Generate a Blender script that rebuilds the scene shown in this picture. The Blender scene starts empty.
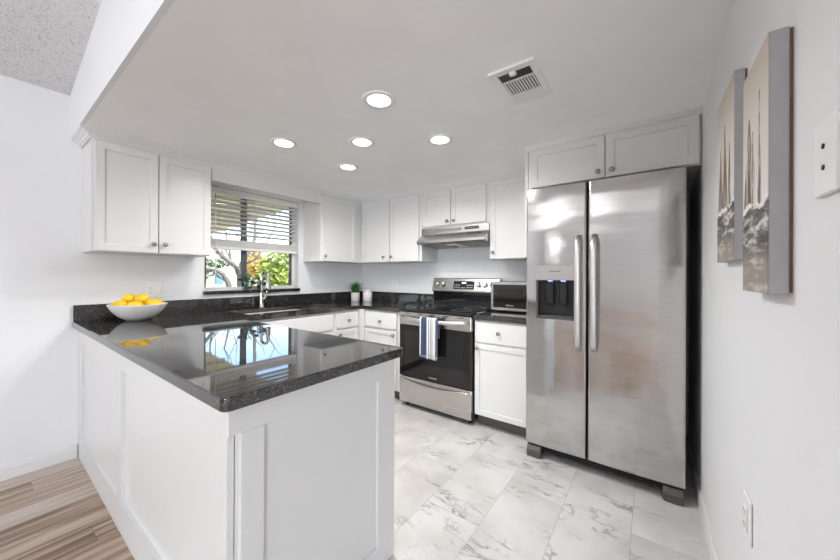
import bpy, bmesh, math, random
from mathutils import Matrix, Vector

random.seed(7)
scn = bpy.context.scene
col = scn.collection
R = math.radians

# ------------------------------------------------------------------ camera
cam_d = bpy.data.cameras.new('camera')
cam = bpy.data.objects.new('camera', cam_d)
col.objects.link(cam)
CAMLOC = Vector((3.1281, -3.0068, 1.2312))
yaw, pit, rol = R(35.8984), R(-0.0687), R(0.2558)
fw = Vector((-math.sin(yaw)*math.cos(pit), math.cos(yaw)*math.cos(pit), -math.sin(pit)))
rt0 = Vector((math.cos(yaw), math.sin(yaw), 0))
up0 = rt0.cross(fw)
rt = rt0*math.cos(rol) + up0*math.sin(rol)
up = up0*math.cos(rol) - rt0*math.sin(rol)
mw = Matrix((rt, up, -fw)).transposed().to_4x4()
mw.translation = CAMLOC
cam.matrix_world = mw
cam_d.sensor_fit = 'HORIZONTAL'
cam_d.sensor_width = 36.0
cam_d.lens = 320.0426/840*36.0
cam_d.shift_y = -5.18/840
cam_d.clip_start = 0.02
cam_d.clip_end = 300
scn.camera = cam

# ------------------------------------------------------------------ world, sun, big lights, exposure
world = bpy.data.worlds.new('sky')
scn.world = world
world.use_nodes = True
nt = world.node_tree
nt.nodes.clear()
wo = nt.nodes.new('ShaderNodeOutputWorld')
bg = nt.nodes.new('ShaderNodeBackground')
sky = nt.nodes.new('ShaderNodeTexSky')
sky.sky_type = 'NISHITA'
sky.sun_disc = False
sky.sun_elevation = R(48)
sky.sun_rotation = R(70)
sky.air_density = 1.0
sky.dust_density = 1.6
sky.ozone_density = 1.0
bg.inputs['Strength'].default_value = 0.78
nt.links.new(sky.outputs['Color'], bg.inputs['Color'])
nt.links.new(bg.outputs['Background'], wo.inputs['Surface'])

sun_d = bpy.data.lights.new('sun', 'SUN')
sun_d.energy = 5
sun_d.angle = R(0.6)
sun_d.color = (1.0, 0.95, 0.86)
sun = bpy.data.objects.new('sun', sun_d)
col.objects.link(sun)
sun.rotation_euler = Vector((-0.6, -0.25, -0.8)).to_track_quat('-Z', 'Y').to_euler()
sun.location = (4, 2, 8)

def area(name, loc, direction, sx, sy, power, color=(1, 1, 1)):
    d = bpy.data.lights.new(name, 'AREA')
    d.shape = 'RECTANGLE'
    d.size, d.size_y = sx, sy
    d.energy = power
    d.color = color
    o = bpy.data.objects.new(name, d)
    col.objects.link(o)
    o.location = loc
    o.rotation_euler = Vector(direction).to_track_quat('-Z', 'Y').to_euler()
    return o

# added fill lights behind the camera, in the unseen adjoining room
area('added_daylight_fill', (5.2, -8.43, 1.15), (0, 1, 0), 2.3, 2.2, 172, (0.91, 0.955, 1.0))  # added: stands in for guessed daylight, lifts the wall under the cabinets
area('added_overhead_fill', (1.6, -4.3, 2.62), (0, 0, -1), 1.6, 1.2, 12, (0.94, 0.97, 1.0))  # added downward fill for the side walls and soffit, no fitting known
area('added_upward_fill', (1.4, -6.0, 1.8), (0, 0.1, 1), .5, .5, 42, (0.97, 0.98, 1.0))  # added upward fill to brighten the vaulted ceiling, no lamp known here

vs = scn.view_settings
vs.view_transform = 'Standard'
vs.look = 'None'
vs.gamma = 1.0
vs.use_curve_mapping = False
vs.exposure = 0.30
scn.cycles.max_bounces = 12
scn.cycles.diffuse_bounces = 6
scn.cycles.glossy_bounces = 5
scn.cycles.transmission_bounces = 8
scn.cycles.transparent_max_bounces = 12
scn.cycles.sample_clamp_indirect = 6.0
scn.cycles.caustics_reflective = False
scn.cycles.caustics_refractive = False
scn.cycles.use_denoising = True

# ------------------------------------------------------------------ node helpers / materials
def new_mat(name):
    m = bpy.data.materials.new(name)
    m.use_nodes = True
    return m, m.node_tree, m.node_tree.nodes['Principled BSDF']

def L(nt, a, b): nt.links.new(a, b)

def node(nt, t, **kw):
    n = nt.nodes.new(t)
    for k, v in kw.items():
        setattr(n, k, v)
    return n

def math_n(nt, op, a, b=None, c=None, clamp=False):
    n = nt.nodes.new('ShaderNodeMath')
    n.operation = op
    n.use_clamp = clamp
    for i, v in enumerate((a, b, c)):
        if v is None: continue
        if hasattr(v, 'links') or hasattr(v, 'is_linked'):
            nt.links.new(v, n.inputs[i])
        else:
            n.inputs[i].default_value = v
    return n.outputs[0]

def ramp(nt, fac, stops, interp='LINEAR'):
    n = nt.nodes.new('ShaderNodeValToRGB')
    n.color_ramp.interpolation = interp
    el = n.color_ramp.elements
    while len(el) > 1: el.remove(el[-1])
    el[0].position = stops[0][0]; el[0].color = (*stops[0][1], 1)
    for p, c in stops[1:]:
        e = el.new(p); e.color = (*c, 1)
    nt.links.new(fac, n.inputs[0])
    return n.outputs[0]

def mix(nt, fac, a, b):
    n = nt.nodes.new('ShaderNodeMix')
    n.data_type = 'RGBA'
    for s, v in ((n.inputs[0], fac), (n.inputs[6], a), (n.inputs[7], b)):
        if hasattr(v, 'is_linked'): nt.links.new(v, s)
        elif isinstance(v, tuple): s.default_value = (*v, 1)
        else: s.default_value = v
    return n.outputs[2]

def noise(nt, vec, scale, detail=2, rough=.5, dist=0):
    n = nt.nodes.new('ShaderNodeTexNoise')
    n.inputs['Scale'].default_value = scale
    n.inputs['Detail'].default_value = detail
    n.inputs['Roughness'].default_value = rough
    n.inputs['Distortion'].default_value = dist
    if vec is not None: nt.links.new(vec, n.inputs['Vector'])
    return n.outputs['Fac']

def coords(nt, kind='Object', scale=None, loc=None):
    t = nt.nodes.new('ShaderNodeTexCoord')
    o = t.outputs[kind]
    if scale or loc:
        m = nt.nodes.new('ShaderNodeMapping')
        if scale: m.inputs['Scale'].default_value = scale
        if loc: m.inputs['Location'].default_value = loc
        nt.links.new(o, m.inputs['Vector'])
        o = m.outputs[0]
    return o

def bump(nt, bs, h, strength, dist):
    b = nt.nodes.new('ShaderNodeBump')
    b.inputs['Strength'].default_value = strength
    b.inputs['Distance'].default_value = dist
    nt.links.new(h, b.inputs['Height'])
    nt.links.new(b.outputs[0], bs.inputs['Normal'])

def simple(name, c, rough=.5, metal=0, var=0.0, vscale=20, spec=.5, bumps=None):
    m, nt, bs = new_mat(name)
    bs.inputs['Base Color'].default_value = (*c, 1)
    bs.inputs['Roughness'].default_value = rough
    bs.inputs['Metallic'].default_value = metal
    bs.inputs['Specular IOR Level'].default_value = spec
    v = coords(nt)
    if var:
        n = noise(nt, v, vscale, 3)
        c2 = tuple(min(1, x*(1+var)) for x in c); c1 = tuple(x*(1-var) for x in c)
        L(nt, ramp(nt, n, [(.3, c1), (.7, c2)]), bs.inputs['Base Color'])
    if bumps:
        n = noise(nt, v, bumps[0], 3)
        bump(nt, bs, n, bumps[1], bumps[2])
    return m

M = {}
M['wall'] = simple('wall_paint', (.79, .796, .812), .55, var=.012, vscale=3, bumps=(90, .12, .002), spec=.35)
M['ceil'] = simple('ceiling_paint', (.92, .918, .912), .7, var=.02, vscale=4, bumps=(40, .25, .003), spec=.2)
M['cab'] = simple('cabinet_paint', (.70, .698, .697), .30, var=.008, vscale=6, bumps=(60, .03, .001), spec=.45)
M['trim'] = simple('trim_paint', (.73, .73, .73), .35, var=.01, vscale=6)
M['nickel'] = simple('brushed_nickel', (.33, .315, .30), .28, 1, var=.08, vscale=60)
M['black'] = simple('black_plastic', (.012, .012, .013), .35, var=.1, vscale=30)
M['dkgrey'] = simple('dark_grey_plastic', (.075, .073, .07), .45, var=.06, vscale=30)
M['toe'] = simple('toe_kick', (.10, .085, .075), .6, var=.1)
M['blackglass'] = simple('black_glass', (.008, .008, .009), .04, var=.1, spec=.6)
M['ovenglass'] = simple('oven_glass', (.012, .009, .0075), .05, var=.1, spec=.45)
M['white_plastic'] = simple('white_plastic', (.84, .84, .83), .35, var=.01)
M['ceramic'] = simple('white_ceramic', (.83, .82, .80), .32, var=.02, vscale=40)
M['lemon'] = simple('lemon_skin', (.88, .57, .02), .42, var=.10, vscale=14, bumps=(160, .25, .002))
M['lemon_tip'] = simple('lemon_tip', (.52, .36, .04), .6, var=.1)
M['leaf'] = simple('leaf_green', (.045, .17, .035), .45, var=.3, vscale=30)
M['dkleaf'] = simple('dark_leaf', (.022, .075, .028), .4, var=.3, vscale=30)
M['soil'] = simple('soil', (.05, .035, .025), .9, var=.3, vscale=80)
M['blind'] = simple('blind_slat', (.85, .83, .81), .45, var=.03, vscale=30)
M['cord'] = simple('cord', (.8, .79, .77), .6, var=.03)
M['winframe'] = simple('window_frame_dark', (.10, .105, .12), .4, .3, var=.05)
M['canvas_side'] = simple('canvas_side', (.40, .40, .41), .75, var=.04, vscale=50, bumps=(300, .2, .001))
M['wood_back'] = simple('stretcher_wood', (.16, .08, .045), .7, var=.2, vscale=30)
M['screw'] = simple('dark_screw', (.05, .05, .05), .4, .8, var=.05)
M['slot'] = simple('slot_grey', (.22, .22, .22), .6, var=.05)
M['mesh'] = simple('filter_mesh', (.22, .22, .21), .4, .9, var=.5, vscale=400)
M['candle'] = simple('candle_wax', (.84, .83, .80), .5, var=.02)
M['bark'] = simple('bark', (.17, .155, .15), .9, var=.3, vscale=9, bumps=(14, .5, .03))
M['lawn'] = simple('lawn_dry', (.42, .33, .16), .95, var=.25, vscale=.8)
M['teal'] = simple('teal_siding', (.30, .52, .56), .7, var=.06)
M['far_roof'] = simple('far_roof', (.55, .62, .66), .7, var=.08)
M['bush'] = simple('bush_leaf', (.30, .38, .06), .55, var=.4, vscale=5)
M['treeleaf'] = simple('treeline_leaf', (.10, .15, .07), .7, var=.4, vscale=.8)
M['yleaf'] = simple('yellow_leaf', (.62, .45, .14), .6, var=.3, vscale=3)
M['patio'] = simple('patio_roof_paint', (.80, .79, .77), .6, var=.05)
M['rafter'] = simple('rafter_paint', (.60, .58, .56), .7, var=.1)
M['stucco'] = simple('stucco', (.70, .68, .64), .9, var=.05, bumps=(60, .4, .01))
M['ink'] = simple('grey_lettering', (.16, .16, .16), .5, var=.05)
M['ink_lt'] = simple('pale_lettering', (.72, .72, .72), .4, var=.02)
M['water'] = None

def mk_popcorn():
    m, nt, bs = new_mat('popcorn_ceiling')
    v = coords(nt)
    n = noise(nt, v, 55, 4, .65)
    n2 = noise(nt, v, 130, 2, .6)
    s = math_n(nt, 'ADD', n, n2)
    L(nt, ramp(nt, s, [(.70, (.52, .52, .54)), (.92, (.80, .80, .81)), (1.2, (.84, .84, .85))]), bs.inputs['Base Color'])
    bs.inputs['Roughness'].default_value = .95
    bs.inputs['Specular IOR Level'].default_value = .1
    bump(nt, bs, s, .9, .012)
    return m
M['popcorn'] = mk_popcorn()

def mk_steel(name, c=(.60, .59, .575), rough=.24, axis=2, wavy=0.0, warm=1.0):
    m, nt, bs = new_mat(name)
    sc = [220, 220, 220]; sc[axis] = 2.5
    v = coords(nt, 'Object', tuple(sc))
    n = noise(nt, v, 1, 3, .6)
    bs.inputs['Metallic'].default_value = 1
    c1 = tuple(x*.93 for x in c); c2 = tuple(min(1, x*1.05) for x in c)
    L(nt, ramp(nt, n, [(.3, c1), (.7, c2)]), bs.inputs['Base Color'])
    L(nt, ramp(nt, n, [(.2, (rough*.85,)*3), (.8, (rough*1.2,)*3)]), bs.inputs['Roughness'])
    v2 = coords(nt, 'Object', (.75, 1.0, 2.6))
    w = noise(nt, v2, 1.7, 1.5, .5)
    b1 = nt.nodes.new('ShaderNodeBump')
    b1.inputs['Strength'].default_value = .02
    b1.inputs['Distance'].default_value = .002
    L(nt, n, b1.inputs['Height'])
    if wavy:
        b2 = nt.nodes.new('ShaderNodeBump')
        b2.inputs['Strength'].default_value = wavy
        b2.inputs['Distance'].default_value = .03
        L(nt, w, b2.inputs['Height'])
        L(nt, b2.outputs[0], b1.inputs['Normal'])
    L(nt, b1.outputs[0], bs.inputs['Normal'])
    return m
M['steel_fridge'] = mk_steel('fridge_stainless', (.55, .54, .53), .13, 0, wavy=.32)
M['steel'] = mk_steel('appliance_stainless', (.60, .575, .55), .24, 0)
M['steel_v'] = mk_steel('handle_stainless', (.72, .71, .70), .32, 2)
M['chrome'] = mk_steel('faucet_steel', (.66, .65, .64), .12, 2)

def mk_granite():
    m, nt, bs = new_mat('dark_granite')
    v = coords(nt)
    def flecks(scale, lo, hi):
        vo = node(nt, 'ShaderNodeTexVoronoi')
        vo.inputs['Scale'].default_value = scale
        L(nt, v, vo.inputs['Vector'])
        sep = node(nt, 'ShaderNodeSeparateColor')
        L(nt, vo.outputs['Color'], sep.inputs[0])
        return math_n(nt, 'DIVIDE', math_n(nt, 'SUBTRACT', sep.outputs[0], lo), hi-lo, None, True)
    n = noise(nt, v, 40, 4, .65)
    c = ramp(nt, n, [(.35, (.007, .007, .0075)), (.65, (.022, .021, .021))])
    c = mix(nt, math_n(nt, 'MULTIPLY', flecks(420, .66, .95), .75), c, (.062, .058, .056))
    c = mix(nt, math_n(nt, 'MULTIPLY', flecks(210, .84, .93), .8), c, (.12, .115, .11))
    L(nt, c, bs.inputs['Base Color'])
    bs.inputs['Roughness'].default_value = .035
    bs.inputs['IOR'].default_value = 1.75
    return m
M['granite'] = mk_granite()

def mk_tile():
    m, nt, bs = new_mat('marble_tile')
    g = node(nt, 'ShaderNodeNewGeometry')
    s = node(nt, 'ShaderNodeSeparateXYZ')
    L(nt, g.outputs['Position'], s.inputs[0])
    x = math_n(nt, 'DIVIDE', math_n(nt, 'ADD', s.outputs[0], 10*.305-2.442), .305)
    cx = math_n(nt, 'FLOOR', x)
    fx = math_n(nt, 'FRACT', x)
    par = math_n(nt, 'MODULO', cx, 2)
    y = math_n(nt, 'DIVIDE', math_n(nt, 'ADD', s.outputs[1], 1.168+6.1), .61)
    y = math_n(nt, 'SUBTRACT', y, math_n(nt, 'MULTIPLY', par, .355))
    cy = math_n(nt, 'FLOOR', y)
    fy = math_n(nt, 'FRACT', y)
    ex = math_n(nt, 'MULTIPLY', math_n(nt, 'MINIMUM', fx, math_n(nt, 'SUBTRACT', 1, fx)), .305)
    ey = math_n(nt, 'MULTIPLY', math_n(nt, 'MINIMUM', fy, math_n(nt, 'SUBTRACT', 1, fy)), .61)
    e = math_n(nt, 'MINIMUM', ex, ey)
    grout = math_n(nt, 'LESS_THAN', e, .0013)
    # per tile offset of the vein pattern
    cmb = node(nt, 'ShaderNodeCombineXYZ')
    L(nt, math_n(nt, 'MULTIPLY', cx, 3.17), cmb.inputs[0])
    L(nt, math_n(nt, 'MULTIPLY', cy, 5.31), cmb.inputs[1])
    L(nt, math_n(nt, 'ADD', math_n(nt, 'MULTIPLY', cx, 1.7), math_n(nt, 'MULTIPLY', cy, 2.3)), cmb.inputs[2])
    va = node(nt, 'ShaderNodeVectorMath'); va.operation = 'ADD'
    L(nt, g.outputs['Position'], va.inputs[0]); L(nt, cmb.outputs[0], va.inputs[1])
    v = va.outputs[0]
    mp = node(nt, 'ShaderNodeMapping')
    mp.inputs['Rotation'].default_value = (0, 0, R(35))
    mp.inputs['Scale'].default_value = (1.0, 2.3, 1.0)
    L(nt, v, mp.inputs['Vector'])
    n1 = noise(nt, mp.outputs[0], 4.2, 8, .62, .9)
    vein = math_n(nt, 'ABSOLUTE', math_n(nt, 'SUBTRACT', n1, .5))
    vein = math_n(nt, 'SUBTRACT', 1, math_n(nt, 'MULTIPLY', vein, 26), None, True)
    msk = noise(nt, mp.outputs[0], 3.0, 3, .55)
    msk = math_n(nt, 'MULTIPLY', math_n(nt, 'SUBTRACT', msk, .50), 7, None, True)
    patch = noise(nt, mp.outputs[0], 9, 5, .7, .3)
    patch = math_n(nt, 'MULTIPLY', math_n(nt, 'SUBTRACT', patch, .60), 6, None, True)
    cloud = noise(nt, v, 3.2, 4, .55)
    base = ramp(nt, cloud, [(.32, (.515, .495, .482)), (.62, (.655, .638, .625))])
    c1 = mix(nt, math_n(nt, 'MULTIPLY', math_n(nt, 'MULTIPLY', vein, msk), .75), base, (.17, .165, .165))
    c2 = mix(nt, math_n(nt, 'MULTIPLY', math_n(nt, 'MULTIPLY', patch, msk), .65), c1, (.15, .14, .14))
    c3 = mix(nt, math_n(nt, 'MULTIPLY', grout, .8), c2, (.36, .34, .33))
    L(nt, c3, bs.inputs['Base Color'])
    bs.inputs['Roughness'].default_value = .26
    bump(nt, bs, math_n(nt, 'SUBTRACT', 1, grout), .3, .001)
    return m
M['tile'] = mk_tile()

def mk_wood():
    m, nt, bs = new_mat('vinyl_plank')
    g = node(nt, 'ShaderNodeNewGeometry')
    s = node(nt, 'ShaderNodeSeparateXYZ')
    L(nt, g.outputs['Position'], s.inputs[0])
    W, LN = .152, 1.22
    x = math_n(nt, 'DIVIDE', math_n(nt, 'ADD', s.outputs[0], W*20), W)
    cx = math_n(nt, 'FLOOR', x); fx = math_n(nt, 'FRACT', x)
    off = math_n(nt, 'FRACT', math_n(nt, 'MULTIPLY', cx, .377))
    y = math_n(nt, 'ADD', math_n(nt, 'DIVIDE', math_n(nt, 'ADD', s.outputs[1], 20), LN), off)
    cy = math_n(nt, 'FLOOR', y); fy = math_n(nt, 'FRACT', y)
    ex = math_n(nt, 'MULTIPLY', math_n(nt, 'MINIMUM', fx, math_n(nt, 'SUBTRACT', 1, fx)), W)
    ey = math_n(nt, 'MULTIPLY', math_n(nt, 'MINIMUM', fy, math_n(nt, 'SUBTRACT', 1, fy)), LN)
    seam = math_n(nt, 'LESS_THAN', math_n(nt, 'MINIMUM', ex, ey), .0014)
    wn = node(nt, 'ShaderNodeTexWhiteNoise'); wn.noise_dimensions = '2D'
    cmb = node(nt, 'ShaderNodeCombineXYZ'); L(nt, cx, cmb.inputs[0]); L(nt, cy, cmb.inputs[1])
    L(nt, cmb.outputs[0], wn.inputs['Vector'])
    c2 = node(nt, 'ShaderNodeCombineXYZ')
    L(nt, math_n(nt, 'MULTIPLY', s.outputs[0], 22), c2.inputs[0])
    L(nt, math_n(nt, 'MULTIPLY', s.outputs[1], 1.1), c2.inputs[1])
    L(nt, math_n(nt, 'MULTIPLY', wn.outputs['Value'], 40), c2.inputs[2])
    n1 = noise(nt, c2.outputs[0], 1.0, 5, .6, .6)
    c3 = node(nt, 'ShaderNodeCombineXYZ')
    L(nt, math_n(nt, 'MULTIPLY', s.outputs[0], 75), c3.inputs[0])
    L(nt, math_n(nt, 'MULTIPLY', s.outputs[1], 4), c3.inputs[1])
    L(nt, math_n(nt, 'MULTIPLY', wn.outputs['Value'], 40), c3.inputs[2])
    n2 = noise(nt, c3.outputs[0], 1.0, 3, .6)
    f = math_n(nt, 'ADD', math_n(nt, 'MULTIPLY', n1, .75), math_n(nt, 'MULTIPLY', n2, .25))
    f = math_n(nt, 'ADD', f, math_n(nt, 'MULTIPLY', math_n(nt, 'SUBTRACT', wn.outputs['Value'], .5), .26))
    c = ramp(nt, f, [(.26, (.09, .06, .042)), (.37, (.25, .165, .11)), (.48, (.42, .315, .24)), (.58, (.50, .42, .365)), (.72, (.62, .57, .53))])
    c = mix(nt, math_n(nt, 'MULTIPLY', seam, .6), c, (.10, .07, .055))
    L(nt, c, bs.inputs['Base Color'])
    bs.inputs['Roughness'].default_value = .38
    return m
M['wood'] = mk_wood()

def mk_glass(name, c=(1, 1, 1), rough=0.0):
    m, nt, bs = new_mat(name)
    out = nt.nodes['Material Output']
    tr = node(nt, 'ShaderNodeBsdfTransparent'); tr.inputs[0].default_value = (*c, 1)
    gl = node(nt, 'ShaderNodeBsdfGlossy'); gl.inputs['Roughness'].default_value = .02
    fr = node(nt, 'ShaderNodeFresnel'); fr.inputs[0].default_value = 1.45
    n = noise(nt, coords(nt), 3, 1)
    mx = node(nt, 'ShaderNodeMixShader')
    L(nt, math_n(nt, 'MULTIPLY', fr.outputs[0], math_n(nt, 'ADD', .8, math_n(nt, 'MULTIPLY', n, .1))), mx.inputs[0])
    L(nt, tr.outputs[0], mx.inputs[1]); L(nt, gl.outputs[0], mx.inputs[2])
    L(nt, mx.outputs[0], out.inputs['Surface'])
    return m
M['pane'] = mk_glass('window_glass', (.97, .985, .985))
M['jar'] = mk_glass('jar_glass', (.86, .92, .92))

def mk_emit(name, c, s):
    m, nt, bs = new_mat(name)
    bs.inputs['Base Color'].default_value = (.9, .9, .9, 1)
    n = noise(nt, coords(nt), 5, 1)
    L(nt, ramp(nt, n, [(0, tuple(x*.97 for x in c)), (1, c)]), bs.inputs['Emission Color'])
    bs.inputs['Emission Strength'].default_value = s
    return m
M['lamp'] = mk_emit('lamp_diffuser', (1, .97, .92), 5.0)
M['display'] = mk_emit('clock_display', (.25, .6, .9), .8)
M['blueled'] = mk_emit('dispenser_led', (.18, .35, 1.0), 1.6)

def mk_towel():
    m, nt, bs = new_mat('striped_towel')
    v = coords(nt)
    s = node(nt, 'ShaderNodeSeparateXYZ'); L(nt, v, s.inputs[0])
    u = math_n(nt, 'ADD', math_n(nt, 'DIVIDE', s.outputs[0], .176), .5)
    Wt, B, G, Nv = (.74, .73, .71), (.035, .062, .12), (.42, .42, .43), (.10, .13, .2)
    c = ramp(nt, u, [(0, Nv), (.035, Wt), (.12, Nv), (.14, B), (.44, Nv), (.455, Wt), (.54, Nv), (.575, G), (.62, Wt), (.66, G), (.70, Nv), (.72, G), (.76, Wt), (.80, G), (.86, Wt), (.965, Nv)], 'CONSTANT')
    L(nt, c, bs.inputs['Base Color'])
    bs.inputs['Roughness'].default_value = .95
    bump(nt, bs, noise(nt, v, 500, 2), .4, .001)
    return m
M['towel'] = mk_towel()

def mk_art(name, seed, masts, hull_z, zmax, ymid):
    """sepia sailing-boat study: local Y across, local Z up from the canvas foot"""
    m, nt, bs = new_mat(name)
    v = coords(nt)
    s = node(nt, 'ShaderNodeSeparateXYZ'); L(nt, v, s.inputs[0])
    Y, Z = s.outputs[1], s.outputs[2]
    t = math_n(nt, 'DIVIDE', Z, zmax)
    bgc = ramp(nt, t, [(.0, (.30, .24, .19)), (.25, (.58, .55, .51)), (.40, (.76, .73, .69)), (.75, (.68, .63, .57)), (1, (.55, .48, .41))])
    vv = coords(nt, 'Object', (1, 60, 5), (seed, seed, 0))
    st = noise(nt, vv, 1, 4, .65)
    c = bgc
    for (y0, w, z0, z1, dark) in masts:
        d = math_n(nt, 'ABSOLUTE', math_n(nt, 'SUBTRACT', Y, y0))
        # sails widen towards the foot
        wid = math_n(nt, 'MULTIPLY', math_n(nt, 'SUBTRACT', z1+.02, Z), w/(z1-z0))
        inside = math_n(nt, 'LESS_THAN', d, wid)
        inz = math_n(nt, 'MULTIPLY', math_n(nt, 'GREATER_THAN', Z, z0), math_n(nt, 'LESS_THAN', Z, z1))
        body = math_n(nt, 'MULTIPLY', math_n(nt, 'MULTIPLY', inside, inz), math_n(nt, 'MULTIPLY', math_n(nt, 'SUBTRACT', st, .38), 7, None, True))
        c = mix(nt, math_n(nt, 'MULTIPLY', body, .92), c, dark)
        pole = math_n(nt, 'MULTIPLY', math_n(nt, 'LESS_THAN', d, .0034), inz)
        rough = noise(nt, coords(nt, 'Object', (1, 40, 30)), 1, 2)
        pole = math_n(nt, 'MULTIPLY', pole, math_n(nt, 'GREATER_THAN', rough, .43))
        c = mix(nt, math_n(nt, 'MULTIPLY', pole, .85), c, (.10, .065, .045))
    # dark water below the hulls
    wn = noise(nt, coords(nt, 'Object', (1, 9, 40), (seed, 0, 0)), 1, 5, .7, .5)
    top = math_n(nt, 'ADD', hull_z, math_n(nt, 'MULTIPLY', math_n(nt, 'SUBTRACT', noise(nt, coords(nt, 'Object', (1, 30, 4), (seed, 2, 0)), 1, 3), .5), .06))
    wat = math_n(nt, 'LESS_THAN', Z, top)
    wcol = ramp(nt, wn, [(.35, (.045, .045, .048)), (.50, (.15, .14, .135)), (.57, (.50, .47, .44)), (.64, (.74, .72, .70))])
    low = math_n(nt, 'MULTIPLY', math_n(nt, 'SUBTRACT', hull_z*.55, Z), 22, None, True)
    wcol = mix(nt, math_n(nt, 'MULTIPLY', low, .65), wcol, (.42, .36, .30))
    c = mix(nt, wat, c, wcol)
    foam = math_n(nt, 'LESS_THAN', math_n(nt, 'ABSOLUTE', math_n(nt, 'SUBTRACT', Z, math_n(nt, 'ADD', top, .006))), .007)
    foam = math_n(nt, 'MULTIPLY', foam, math_n(nt, 'GREATER_THAN', wn, .46))
    c = mix(nt, foam, c, (.82, .80, .77))
    L(nt, c, bs.inputs['Base Color'])
    bs.inputs['Roughness'].default_value = .7
    bump(nt, bs, wn, .3, .003)
    return m

# ------------------------------------------------------------------ mesh builder
class MB:
    def __init__(self): self.bm = bmesh.new()
    def add(self, bm, M4=None):
        if M4 is not None: bmesh.ops.transform(bm, matrix=M4, verts=bm.verts)
        me = bpy.data.meshes.new('tmp'); bm.to_mesh(me); bm.free()
        self.bm.from_mesh(me); bpy.data.meshes.remove(me)
        return self
    def box(self, x0, x1, y0, y1, z0, z1, bev=0.0, seg=1, M4=None):
        b = bmesh.new()
        bmesh.ops.create_cube(b, size=1)
        for v in b.verts:
            v.co = Vector(((x0+x1)/2+v.co.x*(x1-x0), (y0+y1)/2+v.co.y*(y1-y0), (z0+z1)/2+v.co.z*(z1-z0)))
        if bev: bmesh.ops.bevel(b, geom=b.edges[:], offset=bev, segments=seg, affect='EDGES', profile=.5)
        return self.add(b, M4)
    def prism(self, poly, z0, z1, bev=0.0, seg=1, M4=None):
        b = bmesh.new()
        vs_ = [b.verts.new((x, y, z0)) for x, y in poly]
        f = b.faces.new(vs_)
        r = bmesh.ops.extrude_face_region(b, geom=[f])
        for v in r['geom']:
            if isinstance(v, bmesh.types.BMVert): v.co.z = z1
        bmesh.ops.recalc_face_normals(b, faces=b.faces[:])
        if bev: bmesh.ops.bevel(b, geom=b.edges[:], offset=bev, segments=seg, affect='EDGES', profile=.5)
        return self.add(b, M4)
    def extr_x(self, prof, x0, x1, bev=0.0, seg=1):
        """profile in (y, z) extruded along X"""
        M4 = Matrix(((0, 0, 1, 0), (1, 0, 0, 0), (0, 1, 0, 0), (0, 0, 0, 1)))
        return self.prism(prof, x0, x1, bev, seg, M4)
    def lathe(self, prof, n=32, M4=None, cap=True, smooth=True):
        b = bmesh.new()
        rings = []
        for r, z in prof:
            if r < 1e-6: rings.append([b.verts.new((0, 0, z))])
            else: rings.append([b.verts.new((r*math.cos(2*math.pi*i/n), r*math.sin(2*math.pi*i/n), z)) for i in range(n)])
        for a, c in zip(rings, rings[1:]):
            for i in range(n):
                j = (i+1) % n
                if len(a) == 1 and len(c) == 1: continue
                if len(a) == 1: f = b.faces.new((a[0], c[j], c[i]))
                elif len(c) == 1: f = b.faces.new((a[i], a[j], c[0]))
                else: f = b.faces.new((a[i], a[j], c[j], c[i]))
                f.smooth = smooth
        if cap:
            for rg, rev in ((rings[0], True), (rings[-1], False)):
                if len(rg) > 1: b.faces.new(rg[::-1] if rev else rg)
        bmesh.ops.recalc_face_normals(b, faces=b.faces[:])
        return self.add(b, M4)
    def tube(self, pts, rad, n=12, flat=None, upv=None):
        """swept tube; rad a number or a list; flat=(a,b) scales the section"""
        pts = [Vector(p) for p in pts]
        if not isinstance(rad, (list, tuple)): rad = [rad]*len(pts)
        b = bmesh.new(); rings = []
        u = Vector(upv) if upv else None
        for i, p in enumerate(pts):
            t = (pts[min(i+1, len(pts)-1)]-pts[max(i-1, 0)]).normalized()
            if u is None:
                u = Vector((0, 0, 1)) if abs(t.z) < .9 else Vector((1, 0, 0))
            s = t.cross(u).normalized(); u2 = s.cross(t).normalized()
            if not upv: u = u2
            fa, fb = flat if flat else (1, 1)
            rings.append([b.verts.new(p+s*(rad[i]*fa*math.cos(2*math.pi*k/n))+u2*(rad[i]*fb*math.sin(2*math.pi*k/n))) for k in range(n)])
        for a, c in zip(rings, rings[1:]):
            for k in range(n):
                f = b.faces.new((a[k], a[(k+1) % n], c[(k+1) % n], c[k])); f.smooth = True
        b.faces.new(rings[0][::-1]); b.faces.new(rings[-1])
        bmesh.ops.recalc_face_normals(b, faces=b.faces[:])
        return self.add(b)
    def sweep(self, path, prof, side=1):
        """open mitred sweep of (out, z) profile along an XY path; out goes to the right of travel * side"""
        b = bmesh.new(); P = [Vector((x, y)) for x, y in path]; rings = []
        for i, p in enumerate(P):
            ns = []
            if i > 0: d = (P[i]-P[i-1]).normalized(); ns.append(Vector((d.y, -d.x))*side)
            if i < len(P)-1: d = (P[i+1]-P[i]).normalized(); ns.append(Vector((d.y, -d.x))*side)
            n_ = sum(ns, Vector((0, 0)))
            n_ = n_/(n_.length_squared/len(ns)) if len(ns) == 2 else n_
            rings.append([b.verts.new((p.x+n_.x*o, p.y+n_.y*o, z)) for o, z in prof])
        m = len(prof)
        for a, c in zip(rings, rings[1:]):
            for k in range(m):
                b.faces.new((a[k], a[(k+1) % m], c[(k+1) % m], c[k]))
        b.faces.new(rings[0][::-1]); b.faces.new(rings[-1])
        bmesh.ops.recalc_face_normals(b, faces=b.faces[:])
        return self.add(b)
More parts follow.
